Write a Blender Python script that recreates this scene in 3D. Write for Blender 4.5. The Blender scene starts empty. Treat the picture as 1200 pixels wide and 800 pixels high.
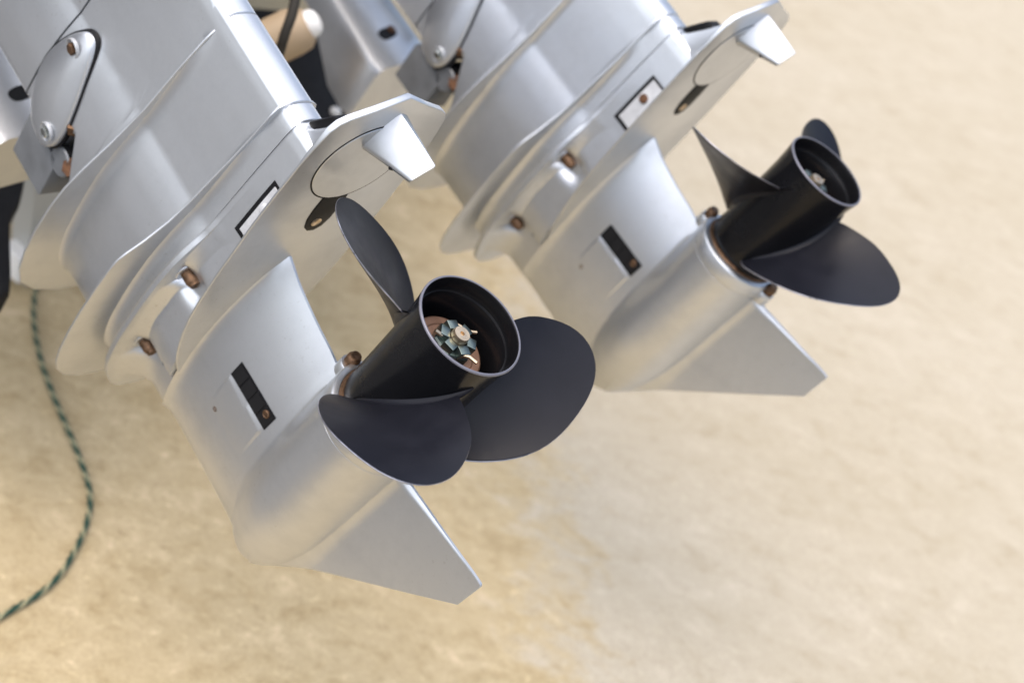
import bpy, bmesh, math, random
from mathutils import Matrix, Vector
random.seed(7)
scene = bpy.context.scene
col = scene.collection

# ------------------------------------------------------------------ camera, world, sun, exposure
def v3(a): return Vector(a)
CAM_H = 1.85
UP = v3((.30, .75, .59)).normalized()              # world up seen from the camera
FW = (v3((0, 0, -1)) - UP * UP.dot(v3((0, 0, -1)))).normalized()
RT = FW.cross(UP)
CW = Matrix((RT, FW, UP))                          # camera axes -> world axes
CAM_M = Matrix.Translation((0, 0, CAM_H)) @ CW.to_4x4()
cam_d = bpy.data.cameras.new('camera')
cam_d.sensor_width = 36.0
cam_d.lens = 1461.26 / 1200 * 36
cam_d.clip_start = .05
cam_d.clip_end = 1000
cam_d.dof.use_dof = True
cam_d.dof.focus_distance = 1.37
cam_d.dof.aperture_fstop = 2.8
cam_d.dof.aperture_blades = 9
cam = bpy.data.objects.new('camera', cam_d)
col.objects.link(cam)
cam.matrix_world = CAM_M
scene.camera = cam

# direction towards the sun (soft, veiled sun from behind the boat, high)
SUN_DIR = (CW @ v3((.03, .69, .72))).normalized()
w = bpy.data.worlds.new('World')
scene.world = w
w.use_nodes = True
nt = w.node_tree
bg = nt.nodes['Background']
sky = nt.nodes.new('ShaderNodeTexSky')
sky.sky_type = 'NISHITA'
sky.sun_disc = False
sky.sun_elevation = math.asin(SUN_DIR.z)
sky.sun_rotation = math.atan2(SUN_DIR.x, SUN_DIR.y)
sky.air_density = 1.0
sky.dust_density = 5
sky.ozone_density = 1.0
nt.links.new(sky.outputs[0], bg.inputs[0])
bg.inputs[1].default_value = .13
sun_d = bpy.data.lights.new('sun', 'SUN')
sun_d.energy = 1.5
sun_d.angle = math.radians(130)
sun_d.color = (1, .97, .93)
sun = bpy.data.objects.new('sun', sun_d)
col.objects.link(sun)
sun.rotation_euler = SUN_DIR.to_track_quat('Z', 'Y').to_euler()
scene.view_settings.view_transform = 'Standard'
scene.view_settings.look = 'None'
scene.view_settings.exposure = .88
scene.view_settings.gamma = 1

# ------------------------------------------------------------------ pose of the two motors (camera space)
R1 = Matrix(((-.638141, .559321, -.52909), (-.207607, .536742, .817807), (.741401, .631719, -.226398)))
T1 = v3((-.044047, .018143, -1.347689))
RR = Matrix(((.999997, -.00119, .001915), (.001256, .999393, -.034803), (-.001872, .034805, .999392)))
SH = v3((-.689029, .120702, .022322))
def pose(R, T):
    m = R.to_4x4()
    m.translation = T
    return CAM_M @ m
POSE1 = pose(R1, T1)
POSE2 = pose(R1 @ RR, R1 @ SH + T1)

# ------------------------------------------------------------------ materials
def new_mat(name):
    m = bpy.data.materials.new(name)
    m.use_nodes = True
    return m, m.node_tree, m.node_tree.nodes['Principled BSDF']
def set_in(b, **k):
    for a, v in k.items():
        b.inputs[a.replace('_', ' ')].default_value = v
def noise(nt, scale, detail=4, rough=.55, coord=None, dist=0):
    n = nt.nodes.new('ShaderNodeTexNoise')
    n.inputs['Scale'].default_value = scale
    n.inputs['Detail'].default_value = detail
    n.inputs['Roughness'].default_value = rough
    n.inputs['Distortion'].default_value = dist
    if coord is not None: nt.links.new(coord, n.inputs['Vector'])
    return n
def ramp(nt, fac, stops):
    r = nt.nodes.new('ShaderNodeValToRGB')
    e = r.color_ramp.elements
    while len(e) < len(stops): e.new(.5)
    for i, (p, c) in enumerate(stops):
        e[i].position = p
        e[i].color = c if len(c) == 4 else (*c, 1)
    nt.links.new(fac, r.inputs[0])
    return r
def bump(nt, b, h, strength, dist):
    n = nt.nodes.new('ShaderNodeBump')
    n.inputs['Strength'].default_value = strength
    n.inputs['Distance'].default_value = dist
    nt.links.new(h, n.inputs['Height'])
    nt.links.new(n.outputs[0], b.inputs['Normal'])
def obj_coord(nt):
    t = nt.nodes.new('ShaderNodeTexCoord')
    return t.outputs['Object']
def paint(name, c, metallic, rough, coat=.3, spots=True):
    m, nt, b = new_mat(name)
    co = obj_coord(nt)
    n1 = noise(nt, 9, 8, .68, co)
    r1 = ramp(nt, n1.outputs[0], [(.3, tuple(x * .88 for x in c)), (.55, c), (.72, tuple(x * 1.03 for x in c))])
    n2 = noise(nt, 220, 2, .5, co)
    n4 = noise(nt, 5, 3, .5, co)
    g4 = ramp(nt, n4.outputs[0], [(.5, (0, 0, 0)), (.66, (1, 1, 1))])
    r2 = ramp(nt, n2.outputs[0], [(.64, (0, 0, 0)), (.72, (1, 1, 1))])
    mx = nt.nodes.new('ShaderNodeMix'); mx.data_type = 'RGBA'
    mx.inputs[7].default_value = (c[0] * .62, c[1] * .6, c[2] * .56, 1)
    mth = nt.nodes.new('ShaderNodeMath'); mth.operation = 'MULTIPLY'; mth.inputs[1].default_value = .5 if spots else 0
    gm = nt.nodes.new('ShaderNodeMath'); gm.operation = 'MULTIPLY'
    nt.links.new(r2.outputs[0], gm.inputs[0]); nt.links.new(g4.outputs[0], gm.inputs[1])
    nt.links.new(gm.outputs[0], mth.inputs[0])
    nt.links.new(mth.outputs[0], mx.inputs[0])
    nt.links.new(r1.outputs[0], mx.inputs[6])
    nt.links.new(mx.outputs[2], b.inputs['Base Color'])
    rr = ramp(nt, n1.outputs[0], [(.3, (rough * 1.18,) * 3), (.7, (rough * .9,) * 3)])
    nt.links.new(rr.outputs[0], b.inputs['Roughness'])
    set_in(b, Metallic=metallic, Coat_Weight=coat, Coat_Roughness=.12)
    n3 = noise(nt, 900, 2, .5, co)
    bump(nt, b, n3.outputs[0], .012, .0004)
    return m
def plain(name, c, metallic=0, rough=.5, var=.25, scale=60, coat=0, bmp=.1, spec=.5):
    m, nt, b = new_mat(name)
    co = obj_coord(nt)
    n = noise(nt, scale, 5, .6, co)
    r = ramp(nt, n.outputs[0], [(.3, tuple(x * (1 - var) for x in c)), (.7, tuple(min(1, x * (1 + var)) for x in c))])
    nt.links.new(r.outputs[0], b.inputs['Base Color'])
    set_in(b, Metallic=metallic, Roughness=rough, Coat_Weight=coat, Coat_Roughness=.08, Specular_IOR_Level=spec)
    rr = ramp(nt, n.outputs[0], [(.3, (rough * .85,) * 3), (.7, (min(1, rough * 1.2),) * 3)])
    nt.links.new(rr.outputs[0], b.inputs['Roughness'])
    if bmp: bump(nt, b, n.outputs[0], bmp, .002)
    return m
M = {}
M['silver'] = paint('silver_paint', (.63, .652, .678), .92, .38, .25, True)
M['silver_flat'] = paint('silver_paint_worn', (.47, .485, .5), .4, .42, .2, False)
M['cast'] = plain('cast_grey', (.20, .21, .22), .45, .45, .15, 30)
M['prop'] = plain('propeller_black', (.009, .0095, .014), .0, .36, .12, 30, .0, .02, .2)
M['hub'] = plain('hub_gloss_black', (.006, .006, .007), .0, .24, .15, 20, 0, .02, .24)
M['seal'] = plain('black_sealant', (.006, .006, .007), 0, .5, .2, 50, 0, .1, .2)
M['strip'] = plain('dark_strip', (.03, .027, .022), 0, .6, .2, 50, 0, .1, .2)
M['bronze'] = plain('corroded_bronze', (.13, .075, .042), .7, .42, .5, 160, 0, .4)
M['rust'] = plain('rusty_brown', (.11, .05, .022), .3, .6, .5, 120, 0, .4)
M['steel'] = plain('stainless', (.62, .64, .6), 1, .22, .1, 60)
M['nut'] = plain('greenish_nut', (.16, .20, .19), .9, .3, .25, 80)
M['copper'] = plain('copper_washer', (.26, .15, .10), .5, .42, .15, 60)
M['brass'] = plain('brass_end', (.70, .55, .38), .9, .3, .12, 60)
M['anode'] = plain('zinc_anode', (.58, .59, .60), .3, .5, .12, 60)
M['rubber'] = plain('black_rubber', (.006, .006, .007), 0, .7, .3, 20, 0, .05, .25)
M['edge'] = plain('edge_highlight', (.30, .30, .34), .7, .30, .5, 40)  # pale blade edges: their bright highlight is put into the colour
M['rim'] = plain('rim_highlight', (.16, .16, .19), .3, .3, .1, 40)  # pale hub rim: the sky's reflection is put into its colour
M['beige'] = plain('beige_plastic', (.40, .30, .19), 0, .5, .1, 10)
M['white'] = plain('white_plastic', (.8, .8, .78), 0, .35, .04, 10)
M['navy'] = plain('navy_gelcoat', (.012, .016, .03), 0, .25, .05, 5)
M['hull'] = plain('grey_gelcoat', (.42, .42, .39), 0, .4, .06, 5)

# ------------------------------------------------------------------ mesh helpers (millimetres in motor space)
S = .001
def link_mesh(name, verts, faces, mat, parent=None, ang=40, scale=S):
    me = bpy.data.meshes.new(name)
    me.from_pydata([tuple(c * scale for c in p) for p in verts], [], faces)
    bm = bmesh.new(); bm.from_mesh(me)
    bmesh.ops.remove_doubles(bm, verts=bm.verts, dist=1e-6)
    bmesh.ops.recalc_face_normals(bm, faces=bm.faces)
    bm.to_mesh(me); bm.free()
    me.materials.append(mat)
    if ang is not None:
        me.polygons.foreach_set('use_smooth', [True] * len(me.polygons))
        me.set_sharp_from_angle(angle=math.radians(ang))
    o = bpy.data.objects.new(name, me)
    col.objects.link(o)
    if parent is not None: o.parent = parent
    return o
def interp(x, pts):
    if x <= pts[0][0]: return pts[0][1]
    for (a, b), (c, d) in zip(pts, pts[1:]):
        if x <= c: return b + (d - b) * (x - a) / (c - a) if c > a else d
    return pts[-1][1]
def spline(pts):                                    # monotone cubic through the points
    n = len(pts); x = [p[0] for p in pts]; y = [p[1] for p in pts]
    d = [(y[i + 1] - y[i]) / (x[i + 1] - x[i]) for i in range(n - 1)]
    m = [d[0]] + [0 if d[i - 1] * d[i] <= 0 else 2 * d[i - 1] * d[i] / (d[i - 1] + d[i]) for i in range(1, n - 1)] + [d[-1]]
    def f(t):
        if t <= x[0]: return y[0]
        if t >= x[-1]: return y[-1]
        i = max(k for k in range(n - 1) if x[k] <= t)
        h = x[i + 1] - x[i]; u = (t - x[i]) / h
        return ((2*u**3 - 3*u*u + 1) * y[i] + (u**3 - 2*u*u + u) * h * m[i] + (-2*u**3 + 3*u*u) * y[i+1] + (u**3 - u*u) * h * m[i+1])
    return f
def smax(a, b, k):
    h = max(k - abs(a - b), 0) / k
    return max(a, b) + h * h * k / 4
def step(a, b, x):
    t = min(1, max(0, (x - a) / (b - a)))
    return t * t * (3 - 2 * t)
def loft(rings, cap=True):
    n = len(rings[0]); V = [p for r in rings for p in r]; F = []
    for i in range(len(rings) - 1):
        for j in range(n):
            k = (j + 1) % n
            F.append((i * n + j, i * n + k, (i + 1) * n + k, (i + 1) * n + j))
    if cap:
        F.append(tuple(range(n))); F.append(tuple((len(rings) - 1) * n + j for j in range(n)))
    return V, F
def shell(zs, yL, yT, wf, n=90, nose=2.0):          # symmetric body: half width wf(y, z) over rows of z
    rings = []
    for z in zs:
        a, b = yL(z), yT(z)
        side = []
        for j in range(1, n + 1):
            u = (j / n)
            u = 1 - (1 - u) ** 1.0
            u = u ** 1.5 * .5 + u * .5 if nose else u
            y = a + (b - a) * u
            side.append((max(.8, wf(y, z)), y, z))
        rings.append([(0, a, z)] + side + [(-x, y, z) for x, y, z in reversed(side)])
    return loft(rings)
def slab(outline, z0, z1, bev=0):                   # outline [(x, y)], flat plate with bevelled rim
    cx = sum(p[0] for p in outline) / len(outline); cy = sum(p[1] for p in outline) / len(outline)
    def ring(ins, z):
        out = []
        n = len(outline)
        for i in range(n):
            p0, p1, p2 = outline[i - 1], outline[i], outline[(i + 1) % n]
            e1 = v3((p1[0] - p0[0], p1[1] - p0[1], 0)); e2 = v3((p2[0] - p1[0], p2[1] - p1[1], 0))
            nn = (e1.normalized() + e2.normalized())
            if nn.length < 1e-6: nn = e1
            nn = nn.normalized(); nx, ny = nn.y, -nn.x
            if (p1[0] - cx) * nx + (p1[1] - cy) * ny < 0 and False: nx, ny = -nx, -ny
            out.append((p1[0] - nx * ins * SG, p1[1] - ny * ins * SG, z))
        return out
    area = sum(outline[i - 1][0] * outline[i][1] - outline[i][0] * outline[i - 1][1] for i in range(len(outline)))
    SG = 1 if area > 0 else -1
    if bev: R_ = [ring(bev, z0), ring(bev * .3, z0 + bev * .3), ring(0, z0 + bev), ring(0, z1 - bev), ring(bev * .3, z1 - bev * .3), ring(bev, z1)]
    else: R_ = [ring(0, z0), ring(0, z1)]
    return loft(R_)
def smooth_poly(pts, n=8, closed=True, t=.5):       # Catmull-Rom
    out = []; m = len(pts)
    for i in range(m if closed else m - 1):
        p0, p1, p2, p3 = (pts[(i + k) % m] if closed else pts[min(m - 1, max(0, i + k))] for k in (-1, 0, 1, 2))
        for j in range(n):
            u = j / n
            out.append(tuple(.5 * (2 * b + (c - a) * u + (2 * a - 5 * b + 4 * c - d) * u * u + (-a + 3 * b - 3 * c + d) * u ** 3)
                             for a, b, c, d in zip(p0, p1, p2, p3)))
    if not closed: out.append(pts[-1])
    return out
def mirror(pts):                                    # half outline with x >= 0, from the aft end to the front
    return pts + [(-x, y) for x, y in reversed(pts) if abs(x) > 1e-6]
def frame(ax):
    ax = v3(ax).normalized()
    s = ax.orthogonal().normalized()
    return ax, s, ax.cross(s)
def lathe(c, ax, prof, n=24, hexa=False, rot=0, cap=True):    # prof [(radius, height along ax)]
    ax, s, t = frame(ax); c = v3(c)
    rings = []
    for r, h in prof:
        rings.append([tuple(c + ax * h + (s * math.cos(a) + t * math.sin(a)) * r) for a in (rot + 2 * math.pi * i / n for i in range(n))])
    return loft(rings, cap)
def merge(*parts):
    V, F = [], []
    for v, f in parts:
        o = len(V); V += v; F += [tuple(i + o for i in q) for q in f]
    return V, F
def box(x0, x1, y0, y1, z0, z1, b=0):
    xs, ys = (min(x0, x1), max(x0, x1)), (min(y0, y1), max(y0, y1))
    o = [(xs[0], ys[0]), (xs[1], ys[0]), (xs[1], ys[1]), (xs[0], ys[1])]
    return slab(o, z0, z1, b)
def tube(pts, r, n=10, taper=None):
    P = [v3(p) for p in pts]; rings = []
    ref = v3((0, 0, 1))
    for i, p in enumerate(P):
        d = (P[min(i + 1, len(P) - 1)] - P[max(i - 1, 0)]).normalized()
        s = d.cross(ref)
        if s.length < .05: s = d.cross(v3((1, 0, 0)))
        s.normalize(); t = d.cross(s)
        rr = r if taper is None else r * taper[i]
        rings.append([tuple(p + (s * math.cos(a) + t * math.sin(a)) * rr) for a in (2 * math.pi * k / n for k in range(n))])
    return loft(rings)
def tag(o, label, cat, group=None):
    o['label'] = label; o['category'] = cat
    if group: o['group'] = group
def empty(name, mat, label, cat, group=None):
    o = bpy.data.objects.new(name, None)
    o.empty_display_size = .1
    col.objects.link(o)
    o.matrix_world = mat
    tag(o, label, cat, group)
    return o

# ------------------------------------------------------------------ ground
def make_ground():
    m, nt, b = new_mat('sandy_concrete')
    co = obj_coord(nt)
    mp = nt.nodes.new('ShaderNodeMapping')
    mp.inputs['Rotation'].default_value = (0, 0, math.radians(-22))
    mp.inputs['Scale'].default_value = (1, 1.5, 1)
    nt.links.new(co, mp.inputs[0])
    sv = mp.outputs[0]
    big = noise(nt, 1.1, 5, .6, sv, .4)
    mid = noise(nt, 9, 7, .7, sv, .6)
    fine = noise(nt, 30, 8, .82, sv, .5)
    grain = noise(nt, 300, 3, .6, co)
    c1 = ramp(nt, big.outputs[0], [(.25, (.395, .35, .265)), (.75, (.435, .393, .314))])
    c2 = ramp(nt, mid.outputs[0], [(.3, (.86, .835, .785)), (.46, (.98, .977, .965)), (.56, (1, 1, 1)), (.66, (1.09, 1.09, 1.11))])
    c3 = ramp(nt, fine.outputs[0], [(.28, (.72, .69, .64)), (.42, (.965, .96, .95)), (.58, (1.01, 1.01, 1.01)), (.67, (1.2, 1.2, 1.22))])
    c4 = ramp(nt, grain.outputs[0], [(.28, (.72, .70, .66)), (.5, (1, 1, 1)), (.7, (1.15, 1.15, 1.15))])
    def mul(a, bb, f=1):
        x = nt.nodes.new('ShaderNodeMix'); x.data_type = 'RGBA'; x.blend_type = 'MULTIPLY'; x.inputs[0].default_value = f
        nt.links.new(a, x.inputs[6]); nt.links.new(bb, x.inputs[7]); return x.outputs[2]
    colr = mul(mul(mul(c1.outputs[0], c2.outputs[0]), c3.outputs[0]), c4.outputs[0], .8)
    # damp sand: everything left of a lumpy tide line
    sx = nt.nodes.new('ShaderNodeSeparateXYZ'); nt.links.new(co, sx.inputs[0])
    def math_(op, a, bb):
        x = nt.nodes.new('ShaderNodeMath'); x.operation = op
        for i, q in enumerate((a, bb)):
            if isinstance(q, (int, float)): x.inputs[i].default_value = q
            else: nt.links.new(q, x.inputs[i])
        return x.outputs[0]
    ed = noise(nt, 9, 5, .6, sv, .5); ed2 = noise(nt, 34, 3, .6, sv)
    line = math_('ADD', sx.outputs[0], math_('MULTIPLY', sx.outputs[1], .30)); line = math_('MULTIPLY', line, .79)
    line = math_('ADD', line, math_('MULTIPLY', math_('SUBTRACT', ed.outputs[0], .5), .5))
    line = math_('ADD', line, math_('MULTIPLY', math_('SUBTRACT', ed2.outputs[0], .5), .14))
    damp = ramp(nt, line, [(.55, (1, 1, 1)), (.72, (0, 0, 0))])
    extra = mul(c2.outputs[0], c3.outputs[0])
    em = nt.nodes.new('ShaderNodeMix'); em.data_type = 'RGBA'; em.blend_type = 'MULTIPLY'
    nt.links.new(damp.outputs[0], em.inputs[0]); nt.links.new(colr, em.inputs[6]); nt.links.new(extra, em.inputs[7])
    colr = em.outputs[2]
    dm = nt.nodes.new('ShaderNodeMix'); dm.data_type = 'RGBA'; dm.blend_type = 'MULTIPLY'
    nt.links.new(damp.outputs[0], dm.inputs[0]); nt.links.new(colr, dm.inputs[6]); dm.inputs[7].default_value = (1.10, 1.0, .79, 1)  # yellow damp tint, with brightness added to offset the shade there
    # dark grey ground out of view at left, added to darken the paint's reflections
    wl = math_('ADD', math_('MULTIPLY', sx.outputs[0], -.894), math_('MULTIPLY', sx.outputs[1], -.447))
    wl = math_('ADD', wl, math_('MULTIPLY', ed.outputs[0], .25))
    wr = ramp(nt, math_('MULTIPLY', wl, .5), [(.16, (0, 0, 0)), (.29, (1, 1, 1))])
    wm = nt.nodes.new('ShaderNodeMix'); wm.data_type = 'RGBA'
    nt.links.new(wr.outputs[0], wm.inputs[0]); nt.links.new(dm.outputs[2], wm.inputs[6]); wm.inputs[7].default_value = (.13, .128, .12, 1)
    # dark specks of grit and pale chips
    vo = nt.nodes.new('ShaderNodeTexVoronoi'); vo.inputs['Scale'].default_value = 26; nt.links.new(co, vo.inputs['Vector'])
    sp = ramp(nt, vo.outputs['Distance'], [(.03, (1, 1, 1)), (.10, (0, 0, 0))])
    gate = ramp(nt, mid.outputs[0], [(.52, (0, 0, 0)), (.6, (1, 1, 1))])
    sm = math_('MULTIPLY', math_('MULTIPLY', sp.outputs[0], gate.outputs[0]), .55)
    fm = nt.nodes.new('ShaderNodeMix'); fm.data_type = 'RGBA'
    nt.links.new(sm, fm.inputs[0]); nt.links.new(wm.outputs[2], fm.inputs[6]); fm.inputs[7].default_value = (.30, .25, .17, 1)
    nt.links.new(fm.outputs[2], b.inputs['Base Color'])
    rgh = ramp(nt, damp.outputs[0], [(0, (.85, .85, .85)), (1, (.62, .62, .62))])
    nt.links.new(rgh.outputs[0], b.inputs['Roughness'])
    set_in(b, Specular_IOR_Level=.25)
    hsum = math_('ADD', math_('MULTIPLY', mid.outputs[0], .6), math_('MULTIPLY', fine.outputs[0], .4))
    bump(nt, b, hsum, .2, .005)
    # a sheet that reaches the horizon, finer in view
    V, F = [], []
    xs = [-300, -60, -12] + [-4 + .25 * i for i in range(33)] + [12, 60, 300]
    ys = [-300, -60, -12] + [-1 + .25 * i for i in range(33)] + [14, 60, 300]
    for y in ys:
        for x in xs:
            near = 1 if (abs(x) < 5 and -1.1 < y < 7.5) else 0
            V.append((x, y, near * .006 * math.sin(1.7 * x + .6) * math.sin(1.3 * y)))
    for j in range(len(ys) - 1):
        for i in range(len(xs) - 1):
            k = j * len(xs) + i
            F.append((k, k + 1, k + 1 + len(xs), k + len(xs)))
    o = link_mesh('ground', V, F, m, None, 60, 1)
    o['kind'] = 'structure'
make_ground()

# ------------------------------------------------------------------ shared shapes of the motor
BODY = spline([(-568, 10), (-560, 26), (-545, 45), (-520, 60), (-490, 69), (-450, 75), (-390, 77), (-340, 75.5), (-285, 68), (-255, 61), (-229, 53)])
BODY_AFT = [(-229, 53), (-191, 47), (-137, 39.5), (-100, 34), (-60, 27.5), (-46, 24), (-41, 20), (-38.5, 16)]
def body_w(y):
    return BODY(y) if y < -229 else interp(y, BODY_AFT)

gc_L = spline([(-231, -252), (-176, -329), (-113, -416), (-55, -498), (-30, -535), (-11, -553), (2, -561), (16, -564.5), (40, -562), (61, -560), (133, -557), (240, -554)])
gc_T = spline([(-231, -203), (-229, -200), (-180, -205), (-120, -211), (-72, -215), (72, -212), (85, -216), (105, -213), (135, -210), (192, -200), (216, -192), (240, -184)])
NOSE = spline([(-556, 13), (-548, 20), (-535, 30), (-515, 41), (-495, 49.5), (-460, 58.5), (-420, 64.5), (-380, 67), (-300, 69), (-210, 71)])
def torp_r(y):
    if y < -556: return 13 * math.sqrt(max(0, (y + 564.5) / 8.5))
    return NOSE(y)
def gc_w(y, z):
    yl, yt = gc_L(z), gc_T(z)
    # strut
    u = (y - yl) / (yt - yl); um = .52
    if u < um: p = max(0, 1 - ((um - u) / um) ** 2) ** .62
    else: p = 1 - ((u - um) / (1 - um)) ** 2.0
    Ws = 38 + 3 * step(150, 228, z)
    strut = 1.6 + Ws * max(0, p)
    if z > 200: strut += 11 * math.exp(-(232 - z) / 7.0) * min(1, p * 3)
    # raised scoop in front of the water inlet
    if 84 < z < 170 and -426 < y < -352.5:
        strut += 2.6 * (y + 426) / 73.5 * step(84, 88, z) * (1 - step(166, 170, z))
    r = torp_r(y)
    if z > 0 or True:
        tw = math.sqrt(r * r - z * z) if abs(z) < r else -(abs(z) - r) * 1.6
    kk = 6.5 * (1 - .55 * step(-70, -231, z) if False else 1)
    tt = min(1, max(0, (-z - 50) / 175.))
    sk = min(2.0 + 5.5 * (1 - tt) ** 1.6, 1.6 + 1.1 * max(0, y - yl) ** .8, 1.5 + 1.0 * max(0, yt - y) ** .8)
    if z < -20:
        return max(.8, smax(sk, tw, 30 + 24 * step(-330, -530, y)))
    if z < 40:
        bl = step(-20, 40, z)
        strut = sk * (1 - bl) + strut * bl
    return max(.8, smax(strut, tw, (24 + 14 * step(-380, -540, y)) * min(1, max(.05, (yt - y + 6) / 40.))))

def build_gearcase(root):
    zs = [-231, -230, -228] + [-225 + 5 * i for i in range(28)] + [-84 + 3 * i for i in range(57)] + [-76 + .8 * i for i in range(34)] + [86 + 3 * i for i in range(39)] + [203 + 2.5 * i for i in range(12)]
    zs += [84.1, 88.2, 165.8, 169.9]
    zs = sorted(set(zs))
    # columns bunched round the inlet edge
    rings = []
    for z in zs:
        a, b = gc_L(z), gc_T(z)
        ys = []
        n = 84
        for j in range(1, n + 1):
            u = j / n; u = .45 * u ** 1.8 + .55 * u
            ys.append(a + (b - a) * u)
        if 80 < z < 175:
            for tgt in (-353.0, -352.2, -426):
                k = min(range(len(ys)), key=lambda i: abs(ys[i] - tgt))
                ys[k] = tgt
            ys.sort()
        side = [(gc_w(y, z), y, z) for y in ys]
        rings.append([(0, a, z)] + side + [(-x, y, z) for x, y, z in reversed(side)])
    V, F = loft(rings)
    return link_mesh('gearcase', V, F, M['silver'], root, 50)

def patch(y0, y1, z0, z1, off, th, wf, ny=6, nz=10, side=1):
    V, F = [], []
    def g(k):
        return [[(side * (wf(y0 + (y1 - y0) * i / ny, z0 + (z1 - z0) * j / nz) + k), y0 + (y1 - y0) * i / ny, z0 + (z1 - z0) * j / nz) for i in range(ny + 1)] for j in range(nz + 1)]
    A, B = g(off), g(off - th)
    idx = lambda l, j, i: l * (ny + 1) * (nz + 1) + j * (ny + 1) + i
    for G in (A, B):
        for r in G: V += r
    for j in range(nz):
        for i in range(ny):
            for l in (0, 1):
                F.append((idx(l, j, i), idx(l, j, i + 1), idx(l, j + 1, i + 1), idx(l, j + 1, i)))
    for j in range(nz):
        for i in (0, ny): F.append((idx(0, j, i), idx(0, j + 1, i), idx(1, j + 1, i), idx(1, j, i)))
    for i in range(ny):
        for j in (0, nz): F.append((idx(0, j, i), idx(0, j, i + 1), idx(1, j, i + 1), idx(1, j, i)))
    return V, F

CAV = mirror([(0, 103), (40, 86), (70, 75), (81, 68), (88, 56), (94, 30), (98, 5), (102, -50), (104, -100), (104, -200), (102, -250), (98, -290), (91, -325), (83, -355), (73, -385), (60, -415), (46, -440), (35, -458), (26, -470)])
LIP = [(-606, 2), (-604, 20), (-597, 34), (-586, 48), (-566, 60), (-546, 70), (-513, 81), (-446, 88), (-381, 87.5), (-329, 84), (-300, 80), (-280, 75), (-258, 67), (-237, 58.5), (-208, 51), (-191, 48), (-140, 40.5), (-101, 34.5), (-60, 28), (-46, 24.5), (-41, 20.5), (-38.5, 16)]
INN = [(-556, 2), (-550, 12), (-520, 24), (-457, 36), (-419, 42), (-353, 47), (-300, 49), (-222, 47), (-191, 44), (-137, 39), (-100, 34), (-60, 27.5), (-46, 24), (-41, 20), (-38.5, 16)]
LIPs = spline(LIP); INNs = spline(INN)
BULs = spline([(-470, 30), (-458, 46), (-440, 56), (-400, 62), (-350, 61), (-300, 56), (-260, 49), (-225, 40), (-180, 20)])
def hous_L(z): return -556 - 50 * step(296, 305, z)
def hous_w(y, z):
    inn = INNs(y) if y < -229 else interp(y, INN)
    yy = y
    if y < -556 and z < 305: inn = 2
    bul = BULs(y)
    cut = step(-463, -457, y + (z - 290) * .04)
    b = smax(inn, bul, 14) if -470 < y < -180 else inn
    b = inn + (b - inn) * cut
    # scalloped bolt pockets: a smooth hollow round each bolt, open downwards
    g = math.exp(-((y + 309) / 15.0) ** 2)
    g2 = math.exp(-((y + 474) / 16.0) ** 2)
    if z < 302:
        b = b + (min(b, 41) - b) * g * step(238, 280, z)
    lip = LIPs(y) if y < -229 else interp(y, LIP)
    f = min(1, max(0, (z - 262) / 44.0)) ** 2.6 if z < 304 else 1
    if z > 304: return lip
    fl = inn + (lip - inn) * f
    if z <= 301.5: fl = fl + (inn - fl) * min(1, 1.15 * max(g, g2))
    return max(b, fl) if fl > b else b
def build_housing(root):
    zs = [232, 236, 240, 245, 250, 255] + [258 + 1.0 * i for i in range(39)] + [297, 299, 300, 301, 302, 303, 304, 304.6, 306, 309, 311.5, 313]
    rings = []
    for z in zs:
        a, b = hous_L(z), -38.5
        ys = [a + (b - a) * (j / 150) for j in range(1, 151)]
        for k_, tgt in ((0, -46), (1, -41)):
            k = min(range(len(ys)), key=lambda i: abs(ys[i] - tgt)); ys[k] = tgt
        side = [(hous_w(y, z), y, z) for y in sorted(ys)]
        ins = 1.2 if z >= 313 else 0
        side = [(max(.8, x - ins), y, z_) for x, y, z_ in side]
        rings.append([(0, a + ins, z)] + side + [(-x, y, z_) for x, y, z_ in reversed(side)])
    h = loft(rings)
    # raised spine that runs down from the rear post to the plate
    R_ = []
    for t in [i / 10 for i in range(11)]:
        y = -42 + 104 * t
        zt = 311 - 72 * (t ** .85) * 1.0
        wv = 15 + 4 * t
        R_.append([(wv + 26 * (1 - .6 * t), y - 8, 234), (wv + 5, y, (zt + 234) / 2 + 2), (wv, y, zt - 6), (wv - 5, y, zt), (-(wv - 5), y, zt), (-wv, y, zt - 6), (-(wv + 5), y, (zt + 234) / 2 + 2), (-(wv + 26 * (1 - .6 * t)), y - 8, 234)])
    return link_mesh('lower_housing', *merge(h, loft(R_)), M['silver'], root, 42)

def bolt_mesh(c, ax, r=9.5, h=19, flange=True):
    a = lathe(c, ax, [(r * .95, -6), (r, 0), (r, h * .62), (r * .86, h * .8), (r * .78, h * .84), (r * .72, h), (r * .4, h * 1.02), (.5, h * .96)], 18)
    return a
def hex_mesh(c, ax, r=9, h=9):
    return lathe(c, ax, [(r, -3), (r, h * .8), (r * .85, h), (.5, h)], 6)

P2 = mirror([(0, -36), (14, -36.5), (21, -39), (29, -44.5), (34, -60), (39.5, -90), (48, -130), (59, -168), (70, -211), (84, -250), (104, -286), (119, -306), (127, -320), (131, -340), (134, -380), (136, -430), (135, -480), (131, -525), (125, -556), (115, -581), (97, -602), (72, -614), (40, -619), (0, -620)])
P1 = mirror([(0, -60), (24, -60), (29, -66), (35, -80), (50, -133), (66, -205), (88, -268), (108, -316), (120, -352), (127, -392), (130.5, -440), (129, -490), (123, -530), (109, -566), (80, -592), (40, -604), (0, -606)])
def build_plate(root, outl, z0, z1):
    return link_mesh('splash_plate', *slab(outl, z0, z1, .8), M['silver'], root, 50)

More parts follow.
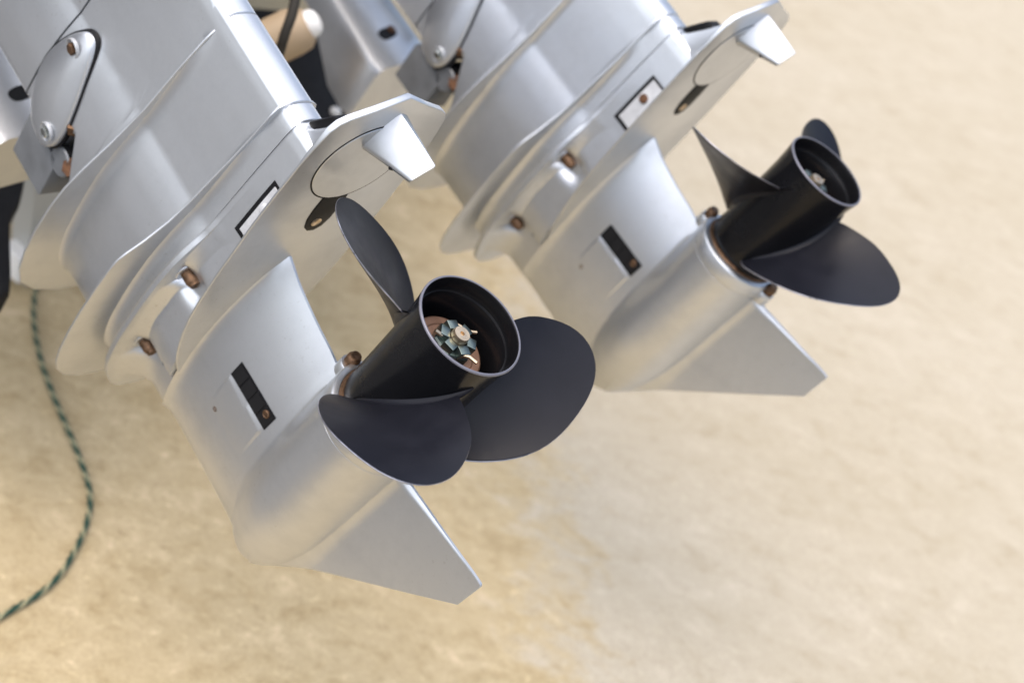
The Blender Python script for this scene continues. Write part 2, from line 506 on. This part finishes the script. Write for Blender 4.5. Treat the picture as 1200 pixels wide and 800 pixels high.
def build_mid(root):
    # adapter between the seam and the lower splash plate
    def awf(y, z):
        b = (body_w(y) if y < -229 else interp(y, BODY_AFT)) - .6
        return b + 9 * max(0, (z - 322) / 19.0) ** 2 * step(-60, -110, -y if False else y) if False else b + 7 * (max(0, (z - 326) / 15.0) ** 2.2) * (1 - step(-140, -60, y))
    zs = [313.8, 316, 320, 324, 328, 331, 334, 337, 339, 341.5]
    link_mesh('adapter_plate', *shell(zs, lambda z: -567, lambda z: -38.8, awf, 110), M['silver'], root, 40)
    def mwf(y, z):
        b = body_w(y)
        # fillets under the upper plate and above the lower one
        b += 7 * max(0, (z - 461) / 15.0) ** 2.2 * (1 - step(-140, -60, y)) if z < 480 else 0
        b += 5 * max(0, 1 - (z - 344) / 9.0) ** 2 * (1 - step(-140, -60, y)) if z > 343 else 0
        if z > 500:
            yl = mL(z); rr = 26.0
            if y < yl + rr: b *= max(0.0, 1 - ((yl + rr - y) / rr) ** 2.4) ** .5 if y > yl else .02
        return b
    mL = lambda z: interp(z, [(500, -567), (504, -470), (510, -440), (523, -410), (537, -381), (550, -356), (575, -380), (620, -402), (1000, -402)])
    zs = [344, 346, 348, 350, 353, 358, 380, 400, 420, 440, 450, 455, 460, 464, 468, 471, 474, 476, 478, 481, 490, 499, 501, 504, 510, 516, 523, 530, 537, 544, 550, 556, 565, 575, 590, 620, 640, 656]
    def ring_rows(zs, n=120, off=0):
        rings = []
        for z in zs:
            a, b = mL(z), -38.6
            ys = [a + (b - a) * (.25 * (j / n) ** 1.6 + .75 * j / n) for j in range(1, n + 1)]
            for tgt in (-229, -46, -41):
                k = min(range(len(ys)), key=lambda i: abs(ys[i] - tgt)); ys[k] = tgt
            side = [(max(.8, mwf(y, z) + off), y, z) for y in sorted(ys)]
            rings.append([(0, a, z)] + side + [(-x, y, z_) for x, y, z_ in reversed(side)])
        return loft(rings)
    link_mesh('midsection', *ring_rows(zs), M['silver'], root, 30)
    link_mesh('cowl_apron', *ring_rows([658.6, 661, 700, 760, 830, 900, 1000], off=.8), M['silver'], root, 30)
    # bright rear post: strips with seams
    def strip(z0, z1, d):
        prof = [(23.4, -47.2), (20.6, -41.2), (17.2, -37.9), (12, -36.3), (6, -35.5), (0, -35.2)]
        prof = [(x + d * .5, y + d) for x, y in prof]
        pr = prof + [(-x, y) for x, y in reversed(prof[:-1])]
        pr = pr + [(-16, -60), (16, -60)]
        R_ = []
        for z, ins in ((z0, 1.2), (z0 + 1, .2), (z0 + 2.2, 0), (z1 - 2.2, 0), (z1 - 1, .2), (z1, 1.2)):
            R_.append([(x * (1 - ins / 25), y - ins, z) for x, y in pr])
        return link_mesh('rear_strip', *loft(R_), M['silver'], root, 45)
    strip(341, 476, .7); strip(477.2, 1000, .4); strip(314.6, 340.6, -.5)

COVER = [(-397.3, 602.9), (-391.0, 619.7), (-366.2, 642.6), (-328.2, 656.3), (-293.2, 657.2), (-259.2, 648.1), (-237.4, 636.8), (-224.0, 624.4), (-222.7, 609.0), (-236.2, 597.1), (-267.9, 582.8), (-312.6, 567.4), (-350.8, 559.6), (-376.3, 560.7), (-395.0, 571.8), (-400.5, 586.7)]
def build_cover(root):
    cy, cz = -312, 602
    O = [(cy + (y - cy) * .95, cz + (z - cz) * .97) for y, z in COVER]
    O = smooth_poly(O, 5)
    def px_(y): return 60.5 + (-216 - y) * .150
    def ring(k, off, kz=None):
        return [(px_(cy + (y - cy) * k) + off, cy + (y - cy) * k, cz + (z - cz) * k) for y, z in O]
    R_ = [ring(.99, -20), ring(1.0, -2), ring(.992, .2), ring(.975, 1.6), ring(.94, 3.2)] + [ring(k, 3.2 + 10 * (1 - (k / .94) ** 2)) for k in (.85, .7, .5, .3, .12)]
    cv = link_mesh('mount_cover', *loft(R_), M['silver'], root, 50)
    G = [ring(1.0, -22), ring(1.045, 0), ring(1.038, 0), ring(.98, -3)]
    for q, off in ((0, -6), (1, 1.2), (2, 2.2)):
        G[q] = [(body_w(min(y, -217)) * 1 + off if y > -390 else body_w(-390) + off, y + 1, z - .5) for x, y, z in G[q]]
    link_mesh('gasket', *loft(G), M['seal'], cv, 60)
    for (y, z, mt) in ((-254, 620, 'bronze'), (-367, 579, 'steel')):
        kk = min(1, math.hypot((y - cy) / 95, (z - cz) / 52))
        x = px_(y) + 3.2 + 10 * max(0, 1 - ((y - cy) / 92) ** 2 - ((z - cz) / 48) ** 2) + 1.2
        link_mesh('bolt_recess', *lathe((x - .6, y, z), (1, -.15, 0), [(13.5, -3), (14, .4), (12.8, 1.8), (11.5, .4), (11, -2), (.5, -2)], 24), M['silver_flat'], cv, 40)
        link_mesh('bolt', *hex_mesh((x - 1, y, z), (1, -.15, 0), 8.2, 5), M[mt], cv, 30)

def build_carrier(root):
    prof = [(58, -34), (70.6, -34), (70.6, -25.6), (71.9, -24.6), (72.3, -23), (71.4, -4), (70.4, -1.5), (68, 0), (63, .4), (60, -3), (40, -3)]
    prof = [(r, h) for r, h in prof]
    a = lathe((0, -186, 0), (0, 1, 0), prof, 96)
    ears = []
    for s in (1, -1):
        ears.append(lathe((0, -206, s * 73), (0, 1, 0), [(13, -8), (14, -6), (14, 10), (13, 11.5), (.5, 11.5)], 24))
    c = link_mesh('bearing_carrier', *merge(a, *ears), M['silver'], root, 45)
    for s in (1, -1):
        link_mesh('carrier_bolt', *bolt_mesh((0, -194, s * 75), (0, 1, 0), 9.2, 15), M['bronze'], c, 35)
    link_mesh('thrust_ring', *lathe((0, -186, 0), (0, 1, 0), [(40, -1), (60.5, -1), (62.5, .5), (61.5, 2.5), (59, 4), (40, 5), (40, -1)], 64, cap=False), M['bronze'], c, 40)

def build_cav(root):
    outl = CAV
    V, F = slab(outl, 228, 236.5, 1.4)
    V = [(x, y, z if z < 229.5 else 228 + (z - 228) * (.36 + .64 * step(0, 60, y))) for x, y, z in V]
    cp = link_mesh('cavitation_plate', V, F, M['silver'], root, 50)
    tab = link_mesh('trim_tab', *lathe((3, -6, 228.6), (0, 0, -1), [(62.3, -3), (62.3, 1.0), (61.6, 1.7), (.5, 1.7)], 72), M['silver'], root, 40)
    link_mesh('seal_ring', *lathe((3, -6, 228.4), (0, 0, -1), [(64.2, -2), (64.2, .9), (62.2, .9), (62.2, -2), (64.2, -2)], 72, cap=False), M['seal'], tab, 40)
    # fin of the trim tab: tapered, thicker at its leading edge
    A0, B0, A1, B1 = v3((12.5, 17, 230)), v3((-9, 76, 230)), v3((9.5, 44, 161)), v3((-14, 68, 161))
    R_ = []
    for k in (0, .02, .5, .93, .985, 1):
        a = A0.lerp(A1, k); b = B0.lerp(B1, k)
        d = (b - a); L = d.length; d.normalize(); nrm = v3((d.y, -d.x, 0)) * -1
        nrm = v3((d.y, -d.x, 0)) if v3((d.y, -d.x, 0)).x > 0 else v3((-d.y, d.x, 0))
        th = (14 - 10 * k); sh = 0
        if k > .98: th *= .75; 
        if k == 1: a = a + d * 2; b = b - d * 2
        L = (b - a).length
        prof = [(0, 0), (.01, .45), (.05, .8), (.14, 1), (.5, .95), (.9, .7), (.985, .5), (1, .2)]
        pts = [a + d * (L * u) + nrm * (th * t_) for u, t_ in prof] + [a + d * (L * u) - nrm * (th * t_) for u, t_ in reversed(prof)]
        R_.append([tuple(p) for p in pts])
    fin = link_mesh('tab_fin', *loft(R_), M['silver'], tab, 40)
    link_mesh('drain_hole', *lathe((13.5, 36, 188), (1, .4, 0), [(2.2, -5), (2.2, 1.6), (1, 2)], 12), M['seal'], tab, 40)
    # dark strip inlaid in the underside, with a brass screw at its rounded end
    so = [(20, -66), (21, -90), (19.5, -108), (14, -124), (6, -132), (-4, -133), (-12, -126), (-16, -112), (-17, -90), (-16, -68)]
    st = link_mesh('inlay_strip', *slab(so, 226.9, 230, .5), M['strip'], root, 40)
    so2 = [(x * 1.09 + .2, y * 1.02 + 1) for x, y in so]
    link_mesh('seal', *slab(so2, 227.4, 230, .2), M['seal'], st, 40)
    link_mesh('screw', *lathe((3, -116, 226.8), (0, 0, -1), [(7, -1), (7, .8), (5.4, 1.6), (4.2, .7), (.4, .7)], 20), M['brass'], st, 40)
    # black plug on the spine behind the post
    R_ = []
    for t in (0, .1, .5, .9, 1):
        y = -34 + 42 * t; zt = 306 - 26 * t + (1.5 if 0 < t < 1 else 0)
        wv = 13 if 0 < t < 1 else 11
        R_.append([(wv, y, zt - 8), (wv, y, zt + 2), (wv - 3, y, zt + 4), (-wv + 3, y, zt + 4), (-wv, y, zt + 2), (-wv, y, zt - 8)])
    link_mesh('rubber_plug', *loft(R_), M['seal'], root, 45)

def build_inlet(root):
    wf = lambda y, z: gc_w(min(y, -352.6) if False else y, z)
    for side in (1, -1):
        g = link_mesh('water_inlet', *patch(-352.4, -324.5, 83.5, 169, .7, 3, gc_w, 6, 12, side), M['seal'], root, 40)
        for i in range(4):
            z0 = 84.8 + i * 21.0
            link_mesh('slat', *patch(-350.5, -327, z0, z0 + 18.6, 1.7, 1.4, gc_w, 4, 4, side), M['rubber'], g, 30)
        y, z = -333.5, 96
        link_mesh('screw', *lathe((side * (gc_w(y, z) + 1.2), y, z), (side, .1, 0), [(5.6, 0), (5.6, 1.6), (4.4, 2.4), (3.4, 1.6), (.4, 1.6)], 18), M['bronze'], g, 35)
        y, z = -420, 156
        link_mesh('drain_screw', *lathe((side * gc_w(y, z), y, z), (side, -.1, 0), [(3.6, -1), (3.6, .5), (2.6, .9), (2.2, -.1), (.3, -.1)], 14), M['bronze'], root, 35)
        y, z = -452, 252
        link_mesh('drain_screw', *lathe((side * hous_w(y, z), y, z), (side, 0, 0), [(3, -1), (3, .5), (2.2, .8), (.3, .4)], 14), M['cast'], root, 35)

def build_anode(root, mat='steel'):
    wf = lambda y, z: hous_w(y, z)
    for side in (1, -1):
        rc = link_mesh('anode_recess', *patch(-197, -105.5, 240, 285.5, .5, 3, wf, 10, 4, side), M['seal'], root, 40)
        link_mesh('anode', *patch(-189.5, -109.5, 240, 279, 1.8, 2.5, wf, 10, 4, side), M['anode'], rc, 40)
        y, z = -140, 269
        link_mesh('anode_screw', *lathe((side * (wf(y, z) + 1.5), y, z), (side, .2, 0), [(7.6, -1), (7.6, 1.4), (6.4, 2.2), (.5, 2.2)], 22), M[mat], rc, 35)

def build_propeller(root, phase):
    prof_out = [(56, -182), (58.5, -181), (59.5, -178), (59.5, -150), (59.8, -110), (60.3, -70), (61.2, -40), (62.6, -20), (64.2, -6), (64.7, -1.5), (64.5, -.2), (63.8, .4), (62.6, .4), (61.9, -.2), (61.4, -2), (60.4, -14), (59.6, -19.2), (59.2, -19.8), (57.6, -20.0), (57.2, -20.6), (56.6, -60), (55, -120), (12, -121), (.5, -121)]
    hub = link_mesh('propeller', *lathe((0, 0, 0), (0, 1, 0), prof_out, 128), M['hub'], root, 45)
    y0, pit, rk, rk2, r0 = -.084781, .524426, .257145, .288574, .125061
    co = [.0789, -.005656, -.014598, .008082, .008915, -.000124, -.000666, .001112, .001932]
    def rho(al):
        s = co[0]
        for n in range(1, 5):
            s += co[2 * n - 1] * math.cos(n * al) + co[2 * n] * math.sin(n * al)
        return s
    def surf(r, a): return y0 + pit * a / (2 * math.pi) + rk * (r - .06) + rk2 * (r - .06) ** 2
    NA, SR = 96, [0, .18, .34, .48, .6, .7, .79, .87, .93, .97, .992]
    def pt(al, s, k, off):
        q = rho(al) * s
        X, Y = q * math.sin(al), q * math.cos(al) + r0
        r = math.hypot(X, Y); a = math.atan2(X, Y)
        r = max(r, .0575)
        y = surf(r, a)
        # pressure face towards +y; thin the section to the rim and the tip
        th = (.0105 - .0070 * min(1, max(0, (r - .06) / .14))) * (1 - s ** 3.2) + .0022
        y += off * th
        t = phase + k * 2 * math.pi / 3 + a
        return (r * math.sin(t) * 1000, y * 1000, r * math.cos(t) * 1000)
    for k in range(3):
        rings = []
        for off, ss in ((0, SR), (-.5, [1.0]), (-1, list(reversed(SR)))):
            for s in ss:
                if s == 0: continue
                rings.append([pt(2 * math.pi * i / NA, s, k, off) for i in range(NA)])
        V = [p for r in rings for p in r]; F = []
        for i in range(len(rings) - 1):
            for j in range(NA):
                F.append((i * NA + j, i * NA + (j + 1) % NA, (i + 1) * NA + (j + 1) % NA, (i + 1) * NA + j))
        nr = len(SR) - 1
        RIM0, RIM1 = (nr - 1) * NA, (nr + 1) * NA
        c0, c1 = len(V), len(V) + 1
        V += [pt(0, 0, k, 0), pt(0, 0, k, -1)]
        L0 = (len(rings) - 1) * NA
        for j in range(NA):
            F.append((c0, j, (j + 1) % NA)); F.append((c1, L0 + j, L0 + (j + 1) % NA))
        # root fillets on both faces
        aa = [math.radians(-60 + 108 * i / 40) for i in range(41)]
        lim = []
        for a in aa:
            lim.append(a)
        amin, amax = ROOT
        aa = [amin + (amax - amin) * i / 40 for i in range(41)]
        for sgn in (1, -1):
            base = len(V)
            for i, a in enumerate(aa):
                e = math.sin(math.pi * i / 40) ** .4
                for q in range(6):
                    ph = q / 5 * math.pi / 2
                    fr, fy = .011 * e + .0004, .011 * e + .0004
                    r = .0600 + fr * (1 - math.sin(ph)) - .0008
                    yy = surf(max(r, .0600), a) + (0 if sgn > 0 else -.010 * e) + sgn * (fy * (1 - math.cos(ph)) - .0008)
                    t = phase + k * 2 * math.pi / 3 + a
                    V.append((r * math.sin(t) * 1000, yy * 1000, r * math.cos(t) * 1000))
            for i in range(40):
                for q in range(5):
                    F.append((base + i * 6 + q, base + i * 6 + q + 1, base + (i + 1) * 6 + q + 1, base + (i + 1) * 6 + q))
        bo = link_mesh('blade', V, F, M['prop'], hub, 50)
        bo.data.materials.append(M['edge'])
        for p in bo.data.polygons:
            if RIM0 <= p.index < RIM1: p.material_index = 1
    # washer with notches, castellated nut, shaft end, split pin
    wp = []
    zr = 39
    link_mesh('rim', *lathe((0, 0, 0), (0, 1, 0), [(62.2, .2), (62.3, .8), (63.2, 1.1), (64.3, .8), (65, -.4), (65, -1.4), (64.2, -1.6), (62.2, .2)], 128, cap=False), M['rim'], hub, 50)
    link_mesh('washer', *lathe((0, -50, 0), (0, 1, 0), [(44, -3), (44, 0), (42, 1.4), (34, 1.4), (32.5, 0), (15, 0)], 64), M['copper'], hub, 35)
    for i in range(3):
        a = phase + .9 + i * 2 * math.pi / 3
        c, s = math.cos(a), math.sin(a)
        V, F = box(-5, 5, 31, 40.5, -1, 1.2)
        V = [((x * c + y * s), z * 1 - 48.2, (-x * s + y * c)) for x, y, z in V]
        link_mesh('notch', V, F, M['seal'], hub, 30)
    nb = lathe((0, -50, 0), (0, 1, 0), [(26, 0), (26, 15), (24, 17), (10, 17)], 6, rot=.3)
    teeth = []
    for i in range(6):
        a = .3 + i * math.pi / 3 + math.pi / 6
        V, F = box(-6.8, 6.8, 11, 22.5, 15, 25.5, 1.2)
        c, s = math.cos(a), math.sin(a)
        teeth.append(([(x * c + y * s, z - 50, -x * s + y * c) for x, y, z in V], F))
    link_mesh('nut', *merge(nb, *teeth), M['nut'], hub, 35)
    link_mesh('shaft_end', *lathe((0, -60, 0), (0, 1, 0), [(10.4, 0), (10.4, 40), (9.4, 42.5), (2.8, 42.5), (2.4, 39), (.3, 39)], 32), M['brass'], hub, 35)
    for pts, r in (([(-6, -28, 22), (-24, -28.5, 4), (-31, -27, 0)], 1.9), ([(8, -29, -19), (1, -27, -25), (-2, -25, -35)], 2.2), ([(18, -28, 9), (25, -26, 16)], 2.3)):
        link_mesh('pin_leg', *tube(pts, r), M['brass'], hub, 35)

def build_cowl(root):
    o = smooth_poly([(0, 25), (150, 10), (215, -80), (225, -250), (200, -420), (110, -490), (0, -500), (-110, -490), (-200, -420), (-225, -250), (-215, -80), (-150, 10)], 4)
    R_ = [[(x * k, -230 + (y + 230) * k, z) for x, y in o] for z, k in ((1140, .66), (1160, .76), (1200, .8), (1500, .8), (1600, .7), (1650, .5), (1660, .25))]
    link_mesh('engine_cowl', *loft(R_), M['silver'], root, 45)

ROOT = (math.radians(-50), math.radians(40))

def build_motor(mat, label, phase, anode_mat):
    root = empty('outboard_motor', mat, label, 'outboard motor', 'outboard motors side by side on the stern')
    build_gearcase(root); build_carrier(root); build_cav(root); build_inlet(root)
    build_housing(root); build_anode(root, anode_mat)
    for side in (1, -1):
        for (x, y, z) in ((52, -309, 299), (44, -471, 299)):
            b = link_mesh('flange_bolt', *bolt_mesh((side * x, y, z), (0, 0, -1), 9.6, 20), M['bronze'], root, 35)
            link_mesh('bolt_seat', *lathe((side * x, y, z + 3), (0, 0, -1), [(16, -2), (16, 1.6), (15, 2.4), (9, 2.4)], 28), M['silver'], b, 35)
    build_mid(root)
    build_plate(root, P2, 340.8, 344.0); build_plate(root, P1, 476.5, 480)
    build_cover(root); build_propeller(root, phase); build_cowl(root)
    return root

motor_near = build_motor(POSE1, 'nearer silver outboard motor, in sharp focus, its black propeller in front of the other', .068303, 'anode')
motor_far = build_motor(POSE2, 'farther silver outboard motor, slightly blurred, at right behind the sharp one', 2.966406, 'rust')

# ------------------------------------------------------------------ transom brackets, one behind each motor
def build_bracket(mat, label):
    root = empty('transom_bracket', mat, label, 'bracket', 'transom brackets holding the motors')
    # clamp arm with a bolt slot in its upper face
    O = [(-82, -502), (-60, -494), (60, -494), (74, -500), (80, -512), (80, -556), (-82, -556)]
    R_ = []
    for z, dx in ((664, 0), (668, 2), (690, 6), (740, 0), (860, -10), (1100, -30)):
        R_.append([(x + (dx if x > 0 else 0), y if y > -540 or z > 740 else y - 60, z + (26 * (1 - (x + 82) / 162.) if z < 700 else 0)) for x, y in O])
    arm = link_mesh('clamp_arm', *loft(R_), M['silver'], root, 40)
    slot = [(18, 733), (26, 742), (22, 752), (5, 760), (-12, 762), (-24, 756), (-22, 746), (-6, 738)]
    slot = smooth_poly(slot, 4)
    link_mesh('bolt_slot', *loft([[(x, -505, z) for x, z in slot], [(x, -493.2, z) for x, z in slot]]), M['seal'], arm, 40)
    link_mesh('slot_bolt', *hex_mesh((-14, -495, 756), (0, 1, 0), 9, 6), M['rust'], arm, 30)
    # tilt block under the cover, with bushings
    V, F = box(12, 74, -478, -404, 556, 640, 4)
    link_mesh('tilt_block', V, F, M['cast'], root, 40)
    bl = link_mesh('bushing', *lathe((20, -398, 552), (1, 0, 0), [(14, 0), (27, 0), (28, 3), (28, 20), (25, 24), (18, 25), (18, 40), (22, 41), (22, 52), (12, 53)], 36), M['rubber'], root, 40)
    link_mesh('rim', *lathe((70, -398, 552), (1, 0, 0), [(12, 0), (21, 0), (22, 2), (20, 4), (12, 4)], 32), M['cast'], bl, 40)
    link_mesh('pivot_bolt', *hex_mesh((68, -344, 562), (.4, .9, 0), 10, 12), M['bronze'], root, 30)
    link_mesh('rusty_nut', *hex_mesh((58, -392, 532), (.9, .4, 0), 15, 18), M['rust'], root, 30)
    link_mesh('brace_bar', *tube([(-78, -470, 980), (-80, -470, 860), (-81, -474, 770)], 9, 12), M['silver'], root, 45)
    link_mesh('brace_bolt', *hex_mesh((-88, -478, 762), (0, 1, -.3), 11, 12), M['rust'], root, 30)
    # black rubber pad on the transom with a white bolt cap
    pad = [(90, 600), (0, 596), (-14, 606), (-28, 632), (-73, 730), (-103, 760), (-140, 815), (-152, 850), (-180, 900), (-262, 985), (-300, 1060), (-303, 1090), (90, 1090)]
    pad = smooth_poly(pad, 3)
    cx, cz = -20, 900
    def pr(y, k): return [(cx + (x - cx) * k, y, cz + (z - cz) * k) for x, z in pad]
    link_mesh('rubber_pad', *loft([pr(-860, 1), pr(-812, 1), pr(-803, .985), pr(-800, .96)]), M['rubber'], root, 50)
    link_mesh('bolt_cap', *lathe((-108, -800, 822), (.1, 1, 0), [(12, -4), (12, 4), (10, 8), (5, 11), (.5, 12)], 24), M['white'], root, 50)
    return root
build_bracket(POSE1, 'silver clamp bracket cut by the left edge, beside the sharp motor')
build_bracket(POSE2, 'blurred silver clamp bracket at top centre, between the two motors')

# beige roller and dark hose between the motors
def spot(u, v, d):                                   # a point of the place at picture position u, v and depth d
    return CAM_M @ v3(((u - 600) / 1461.26 * d, -(v - 400) / 1461.26 * d, -d))
def thing_mesh(name, V, F, mat, label, cat, ang=45):
    o = link_mesh(name, V, F, mat, None, ang, 1)
    tag(o, label, cat)
    return o
def world_lathe(p, ax, prof, n=32):
    return lathe(p, ax, prof, n)
pa, pb = spot(255, 80, 2.18), spot(360, 30, 2.16)
ax = (pb - pa); L = ax.length; ax.normalize()
rol = empty('keel_roller', Matrix.Translation(pa), 'beige cylindrical roller with a white cap standing in for the highlight on its end, behind the white rear post', 'roller')
def local(Vs, o): return [tuple(v3(p) - o) for p in Vs]
V, F = world_lathe(pa, ax, [(.02, -.05), (.038, -.05), (.041, -.03), (.041, L - .03), (.038, L - .008), (.028, L + .004)])
link_mesh('roller_body', local(V, pa), F, M['beige'], rol, 40, 1)
V, F = world_lathe(pa, ax, [(.024, L), (.024, L + .012), (.019, L + .02), (.010, L + .024), (.001, L + .025)])
link_mesh('end_highlight', local(V, pa), F, M['white'], rol, 40, 1)  # white piece painted in for the highlight on the beige end
h = [spot(352, -40, 2.02), spot(344, 10, 2.0), spot(334, 40, 2.0), spot(326, 66, 2.02), spot(312, 110, 2.05), spot(300, 150, 2.1)]
h = [tuple(p) for p in smooth_poly([tuple(p) for p in h], 6, False)]
V, F = tube(h, .0085, 12)
thing_mesh('hose', V, F, M['strip'], 'dark grey hose hanging in front of the beige roller', 'hose')

# pale post of the trailer behind the left bracket, standing on the ground
def build_post():
    b = v3(ground_at(36, 334)); b2 = v3(ground_at(68, 322))
    d = (b2 - b).normalized(); n_ = v3((-d.y, d.x, 0))
    root = empty('trailer_post', Matrix.Translation(b), 'pale grey trailer post standing behind the left clamp bracket', 'trailer post')
    def bx(name, a0, a1, c0, c1, z0, z1, mt):
        V, F = box(a0, a1, c0, c1, z0, z1, .003)
        V = [tuple(d * x + n_ * y + v3((0, 0, z))) for x, y, z in V]
        return link_mesh(name, V, F, M[mt], root, 30, 1)
    bx('upright', -.012, .085, 0, .06, 0, .6, 'hull')
    bx('foot', -.045, .02, -.012, .05, .03, .10, 'white')
    bx('rubber_chock', -.02, .03, -.03, -.013, .075, .135, 'rubber')

def build_boat():  # unseen hull, added dark and low to block sky and darken reflections
    mid = (POSE1.translation + POSE2.translation) / 2
    zl = (POSE1.to_3x3() @ v3((0, 0, 1)))
    F_ = v3((zl.x, zl.y, 0)).normalized(); S_ = v3((F_.y, -F_.x, 0))
    root = empty('boat_hull', Matrix.Translation((mid.x, mid.y, 0)), 'unseen dark navy hull of the boat that carries both motors, beyond the top left corner', 'boat')
    R_ = []
    for d, kw, zb, zt in ((1.56, 1, .34, 1.25), (1.6, 1.02, .32, 1.28), (3.5, 1.05, .32, 1.4), (5.5, .9, .36, 1.55), (7.2, .45, .6, 1.7), (7.9, .05, 1.1, 1.75)):
        W_ = 1.5 * kw
        R_.append([tuple(F_ * d + S_ * a + v3((0, 0, z + .3))) for a, z in ((-W_, zt), (-W_ * .98, zb + .32), (-W_ * .8, zb + .2), (0, zb), (W_ * .8, zb + .2), (W_ * .98, zb + .32), (W_, zt))])
    V, F = loft(R_)
    link_mesh('hull', V, F, M['navy'], root, 40, 1)
build_boat()

# ------------------------------------------------------------------ mooring rope on the ground
def ground_at(u, v):
    d = (CW @ v3(((u - 600) / 1461.26, -(v - 400) / 1461.26, -1)))
    k = -CAM_H / d.z
    p = d * k
    return (p.x, p.y, 0)
def build_rope():
    px = [(110, 290), (64, 300), (46, 325), (40, 350), (40, 385), (48, 425), (62, 465), (82, 512), (97, 550), (105, 582), (102, 612), (90, 642), (70, 675), (45, 698), (18, 714), (-14, 732), (-60, 752), (-120, 770)]
    pts = [ground_at(*q) for q in px]
    P = [v3(p) for p in smooth_poly(pts, 14, False)]
    # resample
    L = [0]
    for a, b in zip(P, P[1:]): L.append(L[-1] + (b - a).length)
    n = int(L[-1] / .0022)
    Q = []
    j = 0
    for i in range(n + 1):
        s = L[-1] * i / n
        while j < len(P) - 2 and L[j + 1] < s: j += 1
        t = (s - L[j]) / max(1e-9, L[j + 1] - L[j])
        Q.append(P[j].lerp(P[j + 1], t))
    rad, r = .0031, .0026
    root = empty('mooring_rope', Matrix.Translation(Q[0]), 'thin twisted green and yellow rope lying in a curve on the sand', 'rope')
    for k in range(3):
        pts = []
        for i, p in enumerate(Q):
            d = (Q[min(i + 1, n)] - Q[max(i - 1, 0)]).normalized()
            s = d.cross(v3((0, 0, 1))).normalized(); u = s.cross(d)
            a = 2 * math.pi * (i * .0022 / .046 + k / 3)
            pts.append(p + v3((0, 0, .006)) + (s * math.cos(a) + u * math.sin(a)) * rad - Q[0])
        V, F = tube(pts, r, 6)
        link_mesh('strand', V, F, M['rope_green'] if k < 2 else M['rope_gold'], root, 60, 1)
M['rope_green'] = plain('rope_green', (.018, .06, .04), 0, .75, .3, 300)
M['rope_gold'] = plain('rope_gold', (.34, .32, .19), 0, .75, .3, 300)
build_rope()
build_post()
